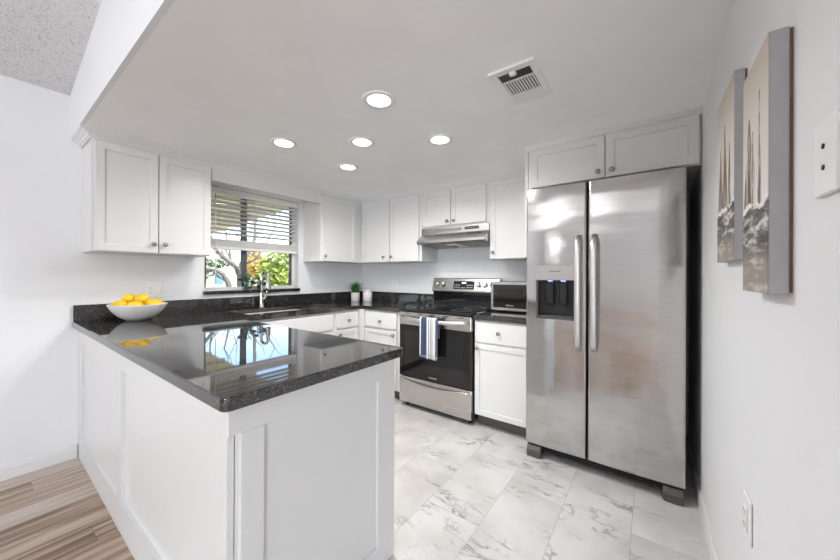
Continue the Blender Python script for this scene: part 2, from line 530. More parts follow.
    def grid(self, fn, nu, nv, smooth=True, thick=0.0):
        b = bmesh.new()
        g = [[b.verts.new(fn(i/nu, j/nv)) for j in range(nv+1)] for i in range(nu+1)]
        for i in range(nu):
            for j in range(nv):
                f = b.faces.new((g[i][j], g[i+1][j], g[i+1][j+1], g[i][j+1])); f.smooth = smooth
        if thick:
            bmesh.ops.recalc_face_normals(b, faces=b.faces[:])
            bmesh.ops.solidify(b, geom=b.faces[:], thickness=thick)
            for f in b.faces: f.smooth = smooth
        return self.add(b)
    def door(self, M4, w, h, t=.02, fw_=.057, rec=.008):
        """shaker door: local u right, v up, w outwards; origin at lower left back"""
        b = bmesh.new()
        bmesh.ops.create_cube(b, size=1)
        for v in b.verts: v.co = Vector((w/2+v.co.x*w, h/2+v.co.y*h, t/2+v.co.z*t))
        bmesh.ops.bevel(b, geom=b.edges[:], offset=.0018, segments=1, affect='EDGES')
        if fw_:
            b.faces.ensure_lookup_table()
            f = max((f for f in b.faces if f.normal.z > .9), key=lambda f: f.calc_area())
            bmesh.ops.inset_region(b, faces=[f], thickness=fw_, depth=0)
            bmesh.ops.inset_region(b, faces=[f], thickness=.0025, depth=-rec)
        return self.add(b, M4)

WL = {}
def wloc(o): return WL.get(o.name, Vector((0, 0, 0)))

def obj(name, mb, m, parent=None, origin=None):
    me = bpy.data.meshes.new(name)
    bm = mb.bm
    if parent is not None: base = wloc(parent)
    elif origin is not None: base = Vector(origin)
    else:
        xs = [v.co.x for v in bm.verts]; ys = [v.co.y for v in bm.verts]; zs = [v.co.z for v in bm.verts]
        base = Vector(((min(xs)+max(xs))/2, (min(ys)+max(ys))/2, min(zs)))
    bmesh.ops.translate(bm, vec=-base, verts=bm.verts)
    bm.to_mesh(me); bm.free()
    o = bpy.data.objects.new(name, me)
    col.objects.link(o)
    if isinstance(m, (list, tuple)):
        for q in m: me.materials.append(q)
    else: me.materials.append(m)
    if parent is not None: o.parent = parent
    else: o.location = base
    WL[o.name] = base
    return o

def tag(o, label=None, cat=None, group=None, kind=None):
    if label: o['label'] = label
    if cat: o['category'] = cat
    if group: o['group'] = group
    if kind: o['kind'] = kind
    return o

def thing(name, loc, label, cat, group=None):
    o = bpy.data.objects.new(name, None)
    o.empty_display_size = .05
    col.objects.link(o)
    o.location = loc
    WL[o.name] = Vector(loc)
    return tag(o, label, cat, group)

def struct(name, mb, m, parent=None):
    o = obj(name, mb, m, parent)
    if parent is None: o['kind'] = 'structure'
    return o

def copy_tree(o, parent=None):
    c = o.copy(); col.objects.link(c)
    if parent is not None: c.parent = parent
    for ch in list(o.children): copy_tree(ch, c)
    return c

def MX(x, y, z): return Matrix(((0, 0, 1, x), (1, 0, 0, y), (0, 1, 0, z), (0, 0, 0, 1)))    # faces +X, u=+Y
def MY(x, y, z): return Matrix(((1, 0, 0, x), (0, 0, -1, y), (0, 1, 0, z), (0, 0, 0, 1)))   # faces -Y, u=+X
def MXn(x, y, z): return Matrix(((0, 0, -1, x), (-1, 0, 0, y), (0, 1, 0, z), (0, 0, 0, 1)))  # faces -X, u=-Y
def MZn(x, y, z): return Matrix(((1, 0, 0, x), (0, -1, 0, y), (0, 0, -1, z), (0, 0, 0, 1)))  # faces down

def knob(parent, M4):
    mb = MB().lathe([(.0085, 0), (.0075, .002), (.0055, .006), (.0055, .013), (.010, .016), (.0145, .019), (.0155, .023), (.0135, .027), (.007, .0295), (0, .030)], 20, M4)
    return obj('knob', mb, M['nickel'], parent)

def text_mb(txt, size, M4, depth=.0006):
    cu = bpy.data.curves.new('t', 'FONT')
    cu.body = txt; cu.size = size; cu.extrude = depth; cu.align_x = 'CENTER'; cu.align_y = 'CENTER'
    o = bpy.data.objects.new('t', cu); col.objects.link(o)
    dg = bpy.context.evaluated_depsgraph_get()
    me = bpy.data.meshes.new_from_object(o.evaluated_get(dg))
    mb = MB(); b = bmesh.new(); b.from_mesh(me); mb.add(b, M4)
    bpy.data.objects.remove(o); bpy.data.curves.remove(cu); bpy.data.meshes.remove(me)
    return mb

# ------------------------------------------------------------------ room shell
CE = 2.127          # kitchen ceiling
SY = -2.632          # edge of the kitchen ceiling
RW = 3.345          # right wall
RE, XE = -3.2, 6.5  # end of the right wall, far side of the adjoining room
YB = -8.4           # far end of the adjoining room
WT = .15
# left (window) wall with the window opening
WY0, WY1, WZ0, WZ1 = -1.865, -.95, 1.085, 2.02
mb = MB()
mb.box(-WT, 0, WY1, .15, -.1, 3.3); mb.box(-WT, 0, YB-.15, WY0, -.1, 3.3)
mb.box(-WT, 0, WY0, WY1, -.1, WZ0-.031); mb.box(-WT, 0, WY0, WY1, WZ1, 3.3)
struct('wall_left', mb, M['wall'])
struct('wall_back', MB().box(0, RW+.15, 0, .15, -.1, 2.5), M['wall'])
struct('wall_right', MB().box(RW, RW+.15, RE, 0, -.1, 3.5), M['wall'])
struct('wall_front', MB().box(RW+.15, XE, RE, RE+.15, -.1, 4.0), M['wall'])
struct('wall_side', MB().box(XE, XE+.15, YB-.15, RE+.15, -.1, 4.0), M['wall'])
mb = MB(); mb.box(0, 4.05, YB-.15, YB, -.1, 4.0); mb.box(6.35, XE, YB-.15, YB, -.1, 4.0); mb.box(4.05, 6.35, YB-.15, YB, 2.25, 4.0)
struct('wall_rear', mb, M['wall'])
struct('floor', MB().box(0, RW, -2.606, 0, -.1, 0), M['tile'])
mb = MB(); mb.box(0, RW, YB, -2.606, -.1, 0); mb.box(RW, XE, YB, RE, -.1, 0)
struct('floor', mb, M['wood'])
struct('ceiling', MB().box(0, RW, SY, 0, CE, CE+.1), M['ceil'])
def vz(x): return 2.41 + .185*x
mb = MB(); b = bmesh.new()
vv = [b.verts.new((x, y, vz(x)+dz)) for dz in (0, .12) for x, y in ((0, YB), (XE, YB), (XE, SY-.01), (0, SY-.01))]
for q in ((0, 3, 2, 1), (4, 5, 6, 7), (0, 1, 5, 4), (1, 2, 6, 5), (2, 3, 7, 6), (3, 0, 4, 7)): b.faces.new([vv[i] for i in q])
bmesh.ops.recalc_face_normals(b, faces=b.faces[:]); mb.add(b)
struct('ceiling', mb, M['popcorn'])
struct('wall_header', MB().box(0, RW, SY-.02, SY-.0005, CE-.0005, 3.2), M['wall'])
# baseboards
bbp = [(0, 0), (.013, 0), (.013, .065), (.010, .072), (.009, .082), (.004, .090), (0, .092)]
struct('baseboard_left', MB().sweep([(0, -2.612), (0, YB)], bbp, -1), M['trim'])
struct('baseboard_right', MB().sweep([(RW, RE), (RW, -.02)], bbp, -1), M['trim'])
struct('baseboard_rear', MB().sweep([(.013, YB), (4.05, YB)], bbp, -1), M['trim'])

# window
wf = MB()
FX0, FX1 = -.115, -.075
wf.box(FX0, FX1, WY0, WY0+.03, WZ0, WZ1); wf.box(FX0, FX1, WY1-.03, WY1, WZ0, WZ1)
wf.box(FX0, FX1, WY0+.03, WY1-.03, WZ0, WZ0+.028); wf.box(FX0, FX1, WY0+.03, WY1-.03, WZ1-.03, WZ1)
win = struct('window_1', wf, M['trim'])
sf = MB()
ym = -1.485
sf.box(FX0+.004, FX1-.006, ym-.030, ym+.022, WZ0+.028, WZ1-.03, .003)
sf.box(FX0+.012, FX1-.014, WY0+.03, WY0+.05, WZ0+.028, WZ1-.03); sf.box(FX0+.012, FX1-.014, WY1-.056, WY1-.03, WZ0+.028, WZ1-.03)
obj('window_frame', sf, M['winframe'], win)
obj('pane', MB().box(-.097, -.093, WY0+.05, ym-.03, WZ0+.028, WZ1-.03), M['pane'], win)
obj('pane', MB().box(-.097, -.093, ym+.022, WY1-.056, WZ0+.028, WZ1-.03), M['pane'], win)
obj('window_sill', MB().box(-.075, .03, WY0-.008, WY1+.004, WZ0-.031, WZ0-.001, .003), M['granite'], win)
# jamb liner
jl = MB(); jl.box(-.075, 0, WY1-.006, WY1, WZ0, WZ1); jl.box(-.075, 0, WY0, WY0+.006, WZ0, WZ1); jl.box(-.075, 0, WY0+.006, WY1-.006, WZ1-.006, WZ1)
obj('window_jamb', jl, M['trim'], win)

# crown trim
crown = [(0, CE-.048), (.007, CE-.048), (.009, CE-.040), (.016, CE-.038), (.019, CE-.029), (.036, CE-.017), (.040, CE-.011), (.050, CE-.010), (.055, CE-.001), (.055, CE), (0, CE)]
struct('trim_1', MB().sweep([(0, -2.597), (.306, -2.597), (.306, -.306), (2.398, -.306)], crown, 1), M['trim'])
struct('trim_2', MB().sweep([(2.402, -.743), (RW-.001, -.743)], [(o*.5, CE-(CE-z)*.6) for o, z in crown], 1) , M['trim'])

# ------------------------------------------------------------------ countertops
def arc(cx, cy, r, a0, a1, n=6): return [(cx+r*math.cos(R(a0+(a1-a0)*i/n)), cy+r*math.sin(R(a0+(a1-a0)*i/n))) for i in range(n+1)]
CT, CB = .911, .873
PX, PY0, PY1 = 2.243, -2.638, -1.896
ct = thing('granite_countertop', (.6, -1.5, CB), 'U-shaped black speckled granite worktop running over peninsula, sink run and corner', 'countertop')
mb = MB()
r_ = .022
mb.prism([(0.001, PY0)] + arc(PX-r_, PY0+r_, r_, -90, 0) + arc(PX-r_, PY1-r_, r_, 0, 90) + [(.001, PY1)], CB, CT, .004, 2)
SX0, SX1, SY0, SY1 = .13, .53, -1.74, -1.06
mb.box(.001, SX0, PY1, -.635, CB, CT); mb.box(SX1, .637, PY1, -.635, CB, CT, .0)
mb.box(SX0, SX1, PY1, SY0, CB, CT); mb.box(SX0, SX1, SY1, -.635, CB, CT)
mb.box(.001, 1.184, -.637, -.001, CB, CT)
obj('worktop', mb, M['granite'], ct)
mb = MB()
mb.box(.001, .021, PY0+.004, -.001, CT, 1.02, .002); mb.box(.021, 1.186, -.021, -.001, CT, 1.02, .002)
obj('backsplash', mb, M['granite'], ct)
ct2 = thing('granite_countertop', (2.17, -.3, CB), 'short black granite worktop between stove and refrigerator', 'countertop')
obj('worktop', MB().box(1.951, 2.413, -.645, -.001, CB, CT, .003), M['granite'], ct2)
obj('backsplash', MB().box(1.951, 2.413, -.021, -.001, CT, 1.02, .002), M['granite'], ct2)

# ------------------------------------------------------------------ peninsula base
pen = thing('peninsula_cabinet', (1.1, -2.26, 0), 'white peninsula base with panelled back and end under the dark granite', 'cabinet')
EX = 2.19
obj('body', MB().box(.002, EX, -2.588, -1.930, 0, CB), M['cab'], pen)
fr = MB()                       # frame on the long back
y0, y1 = -2.606, -2.586
fr.box(.002, .11, y0, y1, 0, CB-.10); fr.box(1.020, 1.088, y0, y1, .14, CB-.10)
fr.box(2.12, EX, y0, y1, .14, CB-.10); fr.box(.002, EX, y0, y1, CB-.10, CB); fr.box(.11, EX, y0, y1, 0, .14)
obj('back_frame', fr, M['cab'], pen)
obj('back_panel', MB().box(.11, 1.020, -2.595, -2.586, .14, CB-.10), M['cab'], pen)
ef = MB()                       # frame on the end
ef.box(EX, EX+.02, -2.612, -1.925, .79, CB, .0015)
ef.box(EX, EX+.02, -2.578, -2.512, .0, .79, .001); ef.box(EX, EX+.02, -2.030, -1.925, 0, .79, .001)
ef.box(EX, EX+.02, -2.512, -2.030, 0, .10, .001)
obj('end_frame', ef, M['cab'], pen)
obj('end_panel', MB().box(EX, EX+.012, -2.512, -2.030, .10, .79), M['cab'], pen)

# ------------------------------------------------------------------ base cabinets
def base_cab(name, label, body_boxes, toe_box, fronts, group='white shaker base cabinets'):
    bx = body_boxes[0]
    t = thing(name, ((bx[0]+bx[1])/2, (bx[2]+bx[3])/2, 0), label, 'cabinet', group)
    mb = MB()
    for q in body_boxes: mb.box(*q)
    obj('body', mb, M['cab'], t)
    obj('toe_kick', MB().box(*toe_box), M['toe'], t)
    for kind, M4, w, h, kn in fronts:
        d = obj(kind, MB().door(M4, w, h, .02, .055 if kind == 'door' else 0), M['cab'], t)
        if kn: knob(d, M4 @ Matrix.Translation((kn[0], kn[1], .02)))
    return t

base_cab('sink_base_cabinet', 'white sink base cabinet with plain false front under the faucet',
         [(.002, .61, -1.928, -.957, .1, CB)], (.05, .55, -1.928, -.957, 0, .1),
         [('panel', MX(.61, -1.86, .70), .875, .15, None),
          ('door', MX(.61, -1.86, .115), .434, .565, (.40, .525)), ('door', MX(.61, -1.419, .115), .434, .565, (.034, .525))])
base_cab('base_cabinet', 'narrow white base cabinet with one drawer, left of the inside corner',
         [(.002, .61, -.955, -.640, .1, CB)], (.05, .55, -.955, -.612, 0, .1),
         [('drawer', MX(.61, -.940, .70), .285, .15, (.1425, .07)), ('door', MX(.61, -.940, .115), .285, .565, (.03, .525))])
base_cab('base_cabinet', 'white corner base cabinet with one drawer, left of the stove',
         [(.002, 1.180, -.61, -.002, .1, CB), (.61, .69, -.638, -.61, .1, CB)], (.05, 1.180, -.55, -.002, 0, .1),
         [('drawer', MY(.70, -.61, .70), .425, .155, (.22, .068)), ('door', MY(.70, -.61, .115), .425, .565, (.395, .528))])
base_cab('base_cabinet', 'white base cabinet with drawer and tall door between stove and refrigerator',
         [(1.953, 2.405, -.61, -.002, .1, CB)], (1.953, 2.405, -.55, -.002, 0, .1),
         [('drawer', MY(1.963, -.61, .695), .436, .165, (.205, .085)), ('door', MY(1.963, -.61, .105), .436, .575, (.026, .54))])

# ------------------------------------------------------------------ upper cabinets
UB, UT = 1.374, CE-.002
def upper(name, label, body, doors, extra=None, group='white shaker wall cabinets'):
    t = thing(name, ((body[0]+body[1])/2, (body[2]+body[3])/2, body[4]), label, 'cabinet', group)
    mb = MB().box(*body, .001)
    if extra:
        for q in extra: mb.box(*q)
    obj('body', mb, M['cab'], t)
    for M4, w, h, kn in doors:
        d = obj('door', MB().door(M4, w, h, .02, .06), M['cab'], t)
        knob(d, M4 @ Matrix.Translation((kn[0], kn[1], .02)))
    return t
DT = 2.066
upper('wall_cabinet', 'white double-door wall cabinet at far left, above the lemon bowl', (.002, .305, -2.595, -1.928, UB, UT),
      [(MX(.305, -2.582, UB+.004), .316, DT-UB-.004, (.287, .06)), (MX(.305, -2.260, UB+.004), .322, DT-UB-.004, (.030, .06))])
upper('wall_cabinet', 'white single-door wall cabinet right of the window', (.002, .305, -.893, -.308, UB, UT),
      [(MX(.305, -.885, UB+.004), .468, DT-UB-.004, (.028, .055))])
upper('wall_cabinet', 'white double-door wall cabinet in the corner above the potted plant', (.002, 1.197, -.305, -.002, UB, UT),
      [(MY(.345, -.305, UB+.006), .415, DT-UB-.006, (.340, .055)), (MY(.772, -.305, UB+.006), .392, DT-UB-.006, (.026, .055))])
upper('wall_cabinet', 'short white double-door wall cabinet above the range hood', (1.199, 1.948, -.305, -.002, 1.708, UT),
      [(MY(1.213, -.305, 1.722), .332, DT-1.722, (.303, .036)), (MY(1.553, -.305, 1.722), .362, DT-1.722, (.036, .036))])
upper('wall_cabinet', 'tall white single-door wall cabinet between range hood and refrigerator', (1.950, 2.397, -.305, -.002, UB, UT),
      [(MY(1.957, -.305, UB+.006), .425, DT-UB-.006, (.032, .058))])
upper('wall_cabinet', 'wide white double-door cabinet over the stainless refrigerator', (2.424, RW-.002, -.738, -.002, 1.832, UT),
      [(MY(2.446, -.738, 1.836), .446, 2.096-1.836, (.412, .038)), (MY(2.899, -.738, 1.836), .434, 2.096-1.836, (.034, .038))])
tag(obj('cabinet_side_panel', MB().box(2.400, 2.4225, -.742, -.002, 1.36, UT, .001), M['cab']), 'narrow white side panel left of the refrigerator, under the crown', 'panel')
# valance between the two cabinets over the window
tag(obj('window_valance', MB().box(.285, .305, -1.926, -.895, 1.978, UT, .001), M['cab']), 'white valance board spanning the cabinets above the window', 'valance')

# ------------------------------------------------------------------ window blind
bl = thing('window_blind', (-.04, -1.41, 1.45), 'white horizontal slat blind half lowered in the kitchen window', 'blind')
BY0, BY1 = WY0+.010, WY1-.010
obj('headrail', MB().box(-.070, -.006, BY0, BY1, 1.955, 2.012, .003), M['blind'], bl)
sl = MB()
zz = [1.928 - .0405*i for i in range(9)]
for z in zz:
    b = bmesh.new(); bmesh.ops.create_cube(b, size=1)
    for v in b.verts: v.co = Vector((v.co.x*.050, v.co.y*(BY1-BY0), v.co.z*.003))
    sl.add(b, Matrix.Translation((-.040, (BY0+BY1)/2, z)) @ Matrix.Rotation(R(-16), 4, 'Y'))
obj('slats', sl, M['blind'], bl)
st = MB()
for i in range(10): st.box(-.065, -.015, BY0, BY1, 1.487+.0066*i, 1.487+.0066*i+.0042)
obj('stacked_slats', st, M['blind'], bl)
obj('bottom_rail', MB().box(-.066, -.014, BY0, BY1, 1.458, 1.484, .003), M['blind'], bl)
for y in (BY0+.13, -1.41, BY1-.09):
    for x in (-.014, -.066): obj('ladder_cord', MB().tube([(x, y, 1.47), (x, y, 1.957)], .0012, 6), M['cord'], bl)
obj('tilt_wand', MB().tube([(-.004, -1.775, 1.96), (.006, -1.775, 1.50), (.008, -1.775, 1.16)], .004, 8), M['white_plastic'], bl)

# ------------------------------------------------------------------ sink and faucet
sk = thing('kitchen_sink', (.33, -1.4, CB-.19), 'undermount stainless sink sunk into the granite below the window', 'sink')
mb = MB()
z0 = CB-.19
mb.box(SX0-.01, SX1+.01, SY0-.01, SY1+.01, z0, z0+.004)
for q in ((SX0-.012, SX0-.004, SY0-.012, SY1+.012), (SX1+.004, SX1+.012, SY0-.012, SY1+.012), (SX0-.004, SX1+.004, SY0-.012, SY0-.004), (SX0-.004, SX1+.004, SY1+.004, SY1+.012)):
    mb.box(*q, z0, CB-.001)
obj('basin', mb, M['steel'], sk)
obj('drain', MB().lathe([(.045, 0), (.045, .003), (.036, .004), (.03, .002), (0, .002)], 24, Matrix.Translation((.33, -1.4, z0+.004))), M['chrome'], sk)

fc = thing('kitchen_faucet', (.085, -1.405, CT), 'brushed steel pull-down faucet rising behind the sink', 'faucet')
FXc, FYc = .085, -1.405
obj('base', MB().lathe([(.027, 0), (.027, .006), (.021, .012), (.019, .05), (.0175, .14), (.0175, .15)], 24, Matrix.Translation((FXc, FYc, CT))), M['chrome'], fc)
pts = [(FXc, FYc, CT+.14), (FXc, FYc, CT+.28)]
for a in range(0, 181, 15):
    pts.append((FXc+.040-.040*math.cos(R(a)), FYc+.024*(1-math.cos(R(a)))/2, CT+.30+.040*math.sin(R(a))))
obj('spout', MB().tube(pts, .0135, 14), M['chrome'], fc)
e = pts[-1]
obj('spray_head', MB().lathe([(.0135, 0), (.016, -.005), (.019, -.05), (.025, -.105), (.026, -.114), (.022, -.118)][::-1], 20, Matrix.Translation(e)), M['chrome'], fc)
obj('lever_handle', MB().tube([(FXc, FYc, CT+.085), (FXc+.008, FYc+.028, CT+.095), (FXc+.014, FYc+.040, CT+.125), (FXc+.018, FYc+.046, CT+.165)], [.015, .013, .010, .008], 12), M['chrome'], fc)

# ------------------------------------------------------------------ range hood
hx0, hx1 = 1.199, 1.948
hd = thing('range_hood', ((hx0+hx1)/2, -.2, 1.53), 'stainless under-cabinet range hood above the stove', 'range hood')
obj('body', MB().extr_x([(-.003, 1.706), (-.318, 1.706), (-.318, 1.640), (-.405, 1.575), (-.405, 1.548), (-.395, 1.540), (-.003, 1.520)], hx0, hx1, .002), M['steel'], hd)
obj('control_panel', MB().box(1.700, 1.845, -.321, -.317, 1.664, 1.690), M['black'], hd)
for i in range(5): obj('button', MB().box(1.712+.026*i, 1.730+.026*i, -.3235, -.320, 1.671, 1.683, .001), M['slot'], hd)
vn = MB()
for i in range(14): vn.box(1.36+.022*i, 1.373+.022*i, -.320, -.317, 1.662, 1.690)
obj('vent_slots', vn, M['slot'], hd)
def und(y): return 1.520 + (1.540-1.520)*(-y)/.395
for (a, bq) in ((1.235, 1.50), (1.64, 1.915)):
    b = bmesh.new()
    vs_ = [b.verts.new((x, y, und(y)-dz)) for dz in (.001, .006) for x, y in ((a, -.36), (bq, -.36), (bq, -.08), (a, -.08))]
    for q in ((0, 3, 2, 1), (4, 5, 6, 7), (0, 1, 5, 4), (1, 2, 6, 5), (2, 3, 7, 6), (3, 0, 4, 7)): b.faces.new([vs_[i] for i in q])
    bmesh.ops.recalc_face_normals(b, faces=b.faces[:])
    obj('grease_filter', MB().add(b), M['mesh'], hd)
obj('lamp_lens', MB().box(1.515, 1.625, -.36, -.26, und(-.3)-.010, und(-.3)-.002, .002), M['white_plastic'], hd)

# ------------------------------------------------------------------ stove
rx0, rx1 = 1.187, 1.947
rc = (rx0+rx1)/2
rg = thing('kitchen_stove', (rc, -.35, 0), 'stainless and black glass electric stove with striped towel on its handle', 'stove')
obj('body', MB().box(rx0+.004, rx1-.004, -.605, -.025, .03, .898), M['black'], rg)
for x in (rx0+.05, rx1-.05):
    for y in (-.58, -.08):
        obj('foot', MB().lathe([(.018, 0), (.018, .025), (.012, .03)], 12, Matrix.Translation((x, y, 0))), M['black'], rg)
obj('cooktop', MB().box(rx0-.003, rx1+.003, -.672, -.075, .899, .921, .006, 3), M['blackglass'], rg)
for (x, y, r1) in ((rc-.2, -.50, .105), (rc+.2, -.50, .085), (rc-.2, -.24, .075), (rc+.2, -.24, .105)):
    o = obj('burner_ring', MB().lathe([(r1-.003, .0), (r1-.003, .0006), (r1, .0006), (r1, 0)], 48, Matrix.Translation((x, y, .9211)), cap=False), M['slot'], rg)
# backguard
bgd = obj('backguard', MB().extr_x([(-.003, .90), (-.075, .90), (-.075, 1.055), (-.100, 1.062), (-.100, 1.075), (-.066, 1.195), (-.055, 1.203), (-.003, 1.203)], rx0, rx1, .003, 2), M['steel'], rg)
obj('backguard_glass', MB().box(rx0+.006, rx1-.006, -.079, -.074, .922, 1.052), M['blackglass'], rg)
tilt = math.atan2(.034, .120)
def BGM(x, z):           # frame on the sloped control face
    y = -.100 + (z-1.075)/.120*.034
    return Matrix.Translation((x, y-.001, z)) @ Matrix.Rotation(-tilt, 4, 'X') @ MY(0, 0, 0)
dp = obj('control_display', MB().box(-.118, .118, -.044, .040, 0, .003, .001, 1, BGM(1.566, 1.133)), M['blackglass'], rg)
obj('clock', MB().box(-.022, .028, .012, .028, .003, .0036, 0, 1, BGM(1.566, 1.133)), M['display'], dp)
kb = MB()
for i in range(4):
    for j in range(2):
        for s in (-1, 1): kb.box(s*(.045+.018*i)-.005, s*(.045+.018*i)+.005, -.030+.024*j, -.022+.024*j, .003, .0034, 0, 1, BGM(1.566, 1.133))
for i in range(3): kb.box(-.02+.016*i, -.010+.016*i, -.034, -.026, .003, .0034, 0, 1, BGM(1.566, 1.133))
obj('button_marks', kb, M['ink_lt'], dp)
for x in (1.254, 1.328, 1.732, 1.806, 1.880):
    k = obj('control_knob', MB().lathe([(.027, 0), (.027, .004), (.023, .007), (.0215, .026), (.019, .030), (0, .0305)], 28, BGM(x, 1.137)), M['steel_v'], rg)
    obj('pointer', MB().box(-.0035, .0035, -.020, .020, .030, .036, .001, 1, BGM(x, 1.137)), M['steel_v'], k)
# oven door
od = obj('oven_door', MB().box(rx0+.004, rx1-.004, -.655, -.606, .292, .768, .004, 2), M['ovenglass'], rg)
obj('window_border', MB().box(rx0+.07, rx1-.07, -.6565, -.654, .36, .72), M['blackglass'], od)
obj('door_top', MB().box(rx0+.004, rx1-.004, -.660, -.606, .770, .890, .004, 2), M['steel'], rg)
for i in range(5): obj('vent_slot', MB().box(rx0+.075+.14*i, rx0+.125+.14*i, -.6615, -.659, .874, .881), M['black'], rg)
hp = []
for i in range(25):
    t = i/24; x = rx0+.035+t*(rx1-rx0-.07); s = math.sin(math.pi*t)
    hp.append((x, -.664-.046*min(1, s*2.2)**.7, .842-.016*s))
obj('oven_handle', MB().tube(hp, [.013+.003*math.sin(math.pi*i/24) for i in range(25)], 14, (1, 1.15), (0, 0, 1)), M['steel_v'], rg)
obj('emblem', text_mb('FRIGIDAIRE', .016, MY(rc, -.6552, .322)), M['ink_lt'], od)
# storage drawer
dw = obj('storage_drawer', MB().extr_x([(-.606, .045), (-.650, .045), (-.655, .055), (-.655, .262), (-.648, .284), (-.606, .284)], rx0+.004, rx1-.004, .003, 2), M['steel'], rg)
dh = []
for i in range(25):
    t = i/24; x = rx0+.02+t*(rx1-rx0-.04); s = math.sin(math.pi*t)
    dh.append((x, -.652-.022*s**.6, .268-.030*s))
obj('drawer_handle', MB().tube(dh, .013, 12, (1, .75), (0, 0, 1)), M['steel'], dw)

# towel over the oven handle
def towel_fn(front, x0, x1, zb):
    def f(u, v):
        x = x0+(x1-x0)*u
        # v 0 at the front hem, up over the handle and down behind
        zt = .866
        rip = .005*math.sin(u*9)+.003*math.sin(u*23+1)
        if v < .62:
            k = v/.62; z = zb+(zt-.016-zb)*k; y = -.729-front-rip*(1-k*.6)
        elif v < .78:
            a = (v-.62)/.16*math.pi; z = zt-.016+.016*math.sin(a); y = -.711-(.018+front)*math.cos(a)
        else:
            k = (v-.78)/.22; z = zt-.016-.16*k; y = -.693+front*.5
        return (x, y, z)
    return f
tw = thing('dish_towel', (1.562, -.72, .52), 'blue and white striped dish towel folded over the oven handle', 'towel')
obj('front_fold', MB().grid(towel_fn(.004, 1.482, 1.660, .535), 24, 40, True, .003), M['towel'], tw)
obj('back_fold', MB().grid(towel_fn(.0, 1.500, 1.664, .508), 24, 40, True, .003), M['towel'], tw)
fg = MB()
for i in range(30):
    x = 1.486+.172*i/29
    fg.box(x-.001, x+.001, -.735, -.733, .523, .537)
obj('fringe', fg, M['cord'], tw)

# ------------------------------------------------------------------ microwave
mx0, mx1, my = 1.958, 2.385, -.30
mwv = thing('microwave_oven', ((mx0+mx1)/2, -.16, CT), 'compact stainless microwave on the counter beside the stove', 'microwave')
obj('body', MB().box(mx0, mx1, my+.018, -.03, CT+.014, 1.178, .004), M['dkgrey'], mwv)
for x in (mx0+.04, mx1-.04):
    for y in (my+.05, -.07): obj('foot', MB().lathe([(.012, 0), (.012, .015)], 12, Matrix.Translation((x, y, CT))), M['black'], mwv)
ff = MB(); ff.box(mx0, mx1, my, my+.018, CT+.014, CT+.040, .002); ff.box(mx0, mx1, my, my+.018, 1.150, 1.178, .002); ff.box(mx0, mx0+.022, my, my+.018, CT+.040, 1.150, .002)
obj('front_frame', ff, M['steel'], mwv)
dm = obj('door', MB().box(mx0+.022, mx0+.325, my-.004, my+.016, CT+.041, 1.149, .002), M['blackglass'], mwv)
obj('door_window', MB().box(mx0+.06, mx0+.285, my-.0055, my-.003, CT+.085, 1.115, .001), M['ovenglass'], dm)
obj('brand_mark', text_mb('FRIGIDAIRE', .013, MY(mx0+.172, my-.0042, CT+.060)), M['ink_lt'], dm)
obj('control_panel', MB().box(mx0+.327, mx1, my-.002, my+.016, CT+.041, 1.149, .002), M['black'], mwv)

# ------------------------------------------------------------------ refrigerator
fx0, fx1, fy, fz0, fz1 = 2.424, 3.280, -.790, .092, 1.818
fgd = thing('refrigerator', ((fx0+fx1)/2, -.4, 0), 'tall stainless side-by-side refrigerator with ice dispenser against right wall', 'refrigerator')
obj('body', MB().box(fx0+.006, fx1-.006, -.715, -.04, .05, 1.800, .004), M['dkgrey'], fgd)
def curved_door(x0, x1, bulge=.006, hole=None):
    """door slab with a gently bowed front and rounded vertical edges (plan outline extruded)"""
    n = 14; r = .012; pts = []
    pts.append((x0, -.722)); pts.append((x1, -.722))
    ed = []
    for i in range(n+1):
        t = i/n; x = x1+(x0-x1)*t
        d = min(t, 1-t)*(x1-x0)
        rr = 0 if d >= r else r-math.sqrt(max(0, r*r-(r-d)**2))
        ed.append((x, fy+bulge*(1-math.sin(math.pi*t))+rr*.8))
    # finer corner
    xs = sorted(set([x0, x0+.003, x0+.007, x0+.012] + [x0+(x1-x0)*i/12 for i in range(1, 12)] + [x1-.012, x1-.007, x1-.003, x1]), reverse=True)
    for x in xs:
        t = (x-x0)/(x1-x0); d = min(x-x0, x1-x)
        rr = 0 if d >= r else r-math.sqrt(max(0, r*r-(r-d)**2))
        pts.append((x, fy+bulge*(1-math.sin(math.pi*t))**1.0+rr))
    return pts
dx0, dx1, dz0, dz1 = 2.494, 2.738, .945, 1.302
fl_x1 = 2.799
P = curved_door(fx0, fl_x1)
mb = MB()
mb.prism(P, fz0, dz0); mb.prism(P, dz1, fz1)
# around the dispenser niche: left and right slabs
def clip(P, xa, xb):
    front = [(x, y) for x, y in P[2:] if xa < x < xb]
    def fyx(x):
        q = sorted(P[2:])
        for (ax, ay), (bx_, by) in zip(q, q[1:]):
            if ax <= x <= bx_: return ay+(by-ay)*(x-ax)/max(1e-9, bx_-ax)
        return q[-1][1]
    fr_ = sorted(front + [(xa, fyx(xa)), (xb, fyx(xb))], reverse=True)
    return [(xa, -.722), (xb, -.722)] + fr_
mb.prism(clip(P, fx0, dx0), dz0, dz1); mb.prism(clip(P, dx1, fl_x1), dz0, dz1)
ld = obj('freezer_door', mb, M['steel_fridge'], fgd)
rd = obj('fresh_food_door', MB().prism(curved_door(2.808, fx1), fz0, fz1), M['steel_fridge'], fgd)
def fr_handle(x, par):
    pts = []
    for i in range(29):
        t = i/28; s = min(1, math.sin(math.pi*t)*4.0)**.6
        pts.append((x, fy-.006-.048*s - .010*math.sin(math.pi*t), .772+(1.482-.772)*t))
    obj('handle', MB().tube(pts, [.0165]*29, 14, (1, .62), (0, 1, 0)), M['steel_v'], par)
fr_handle(2.758, ld); fr_handle(2.845, rd)
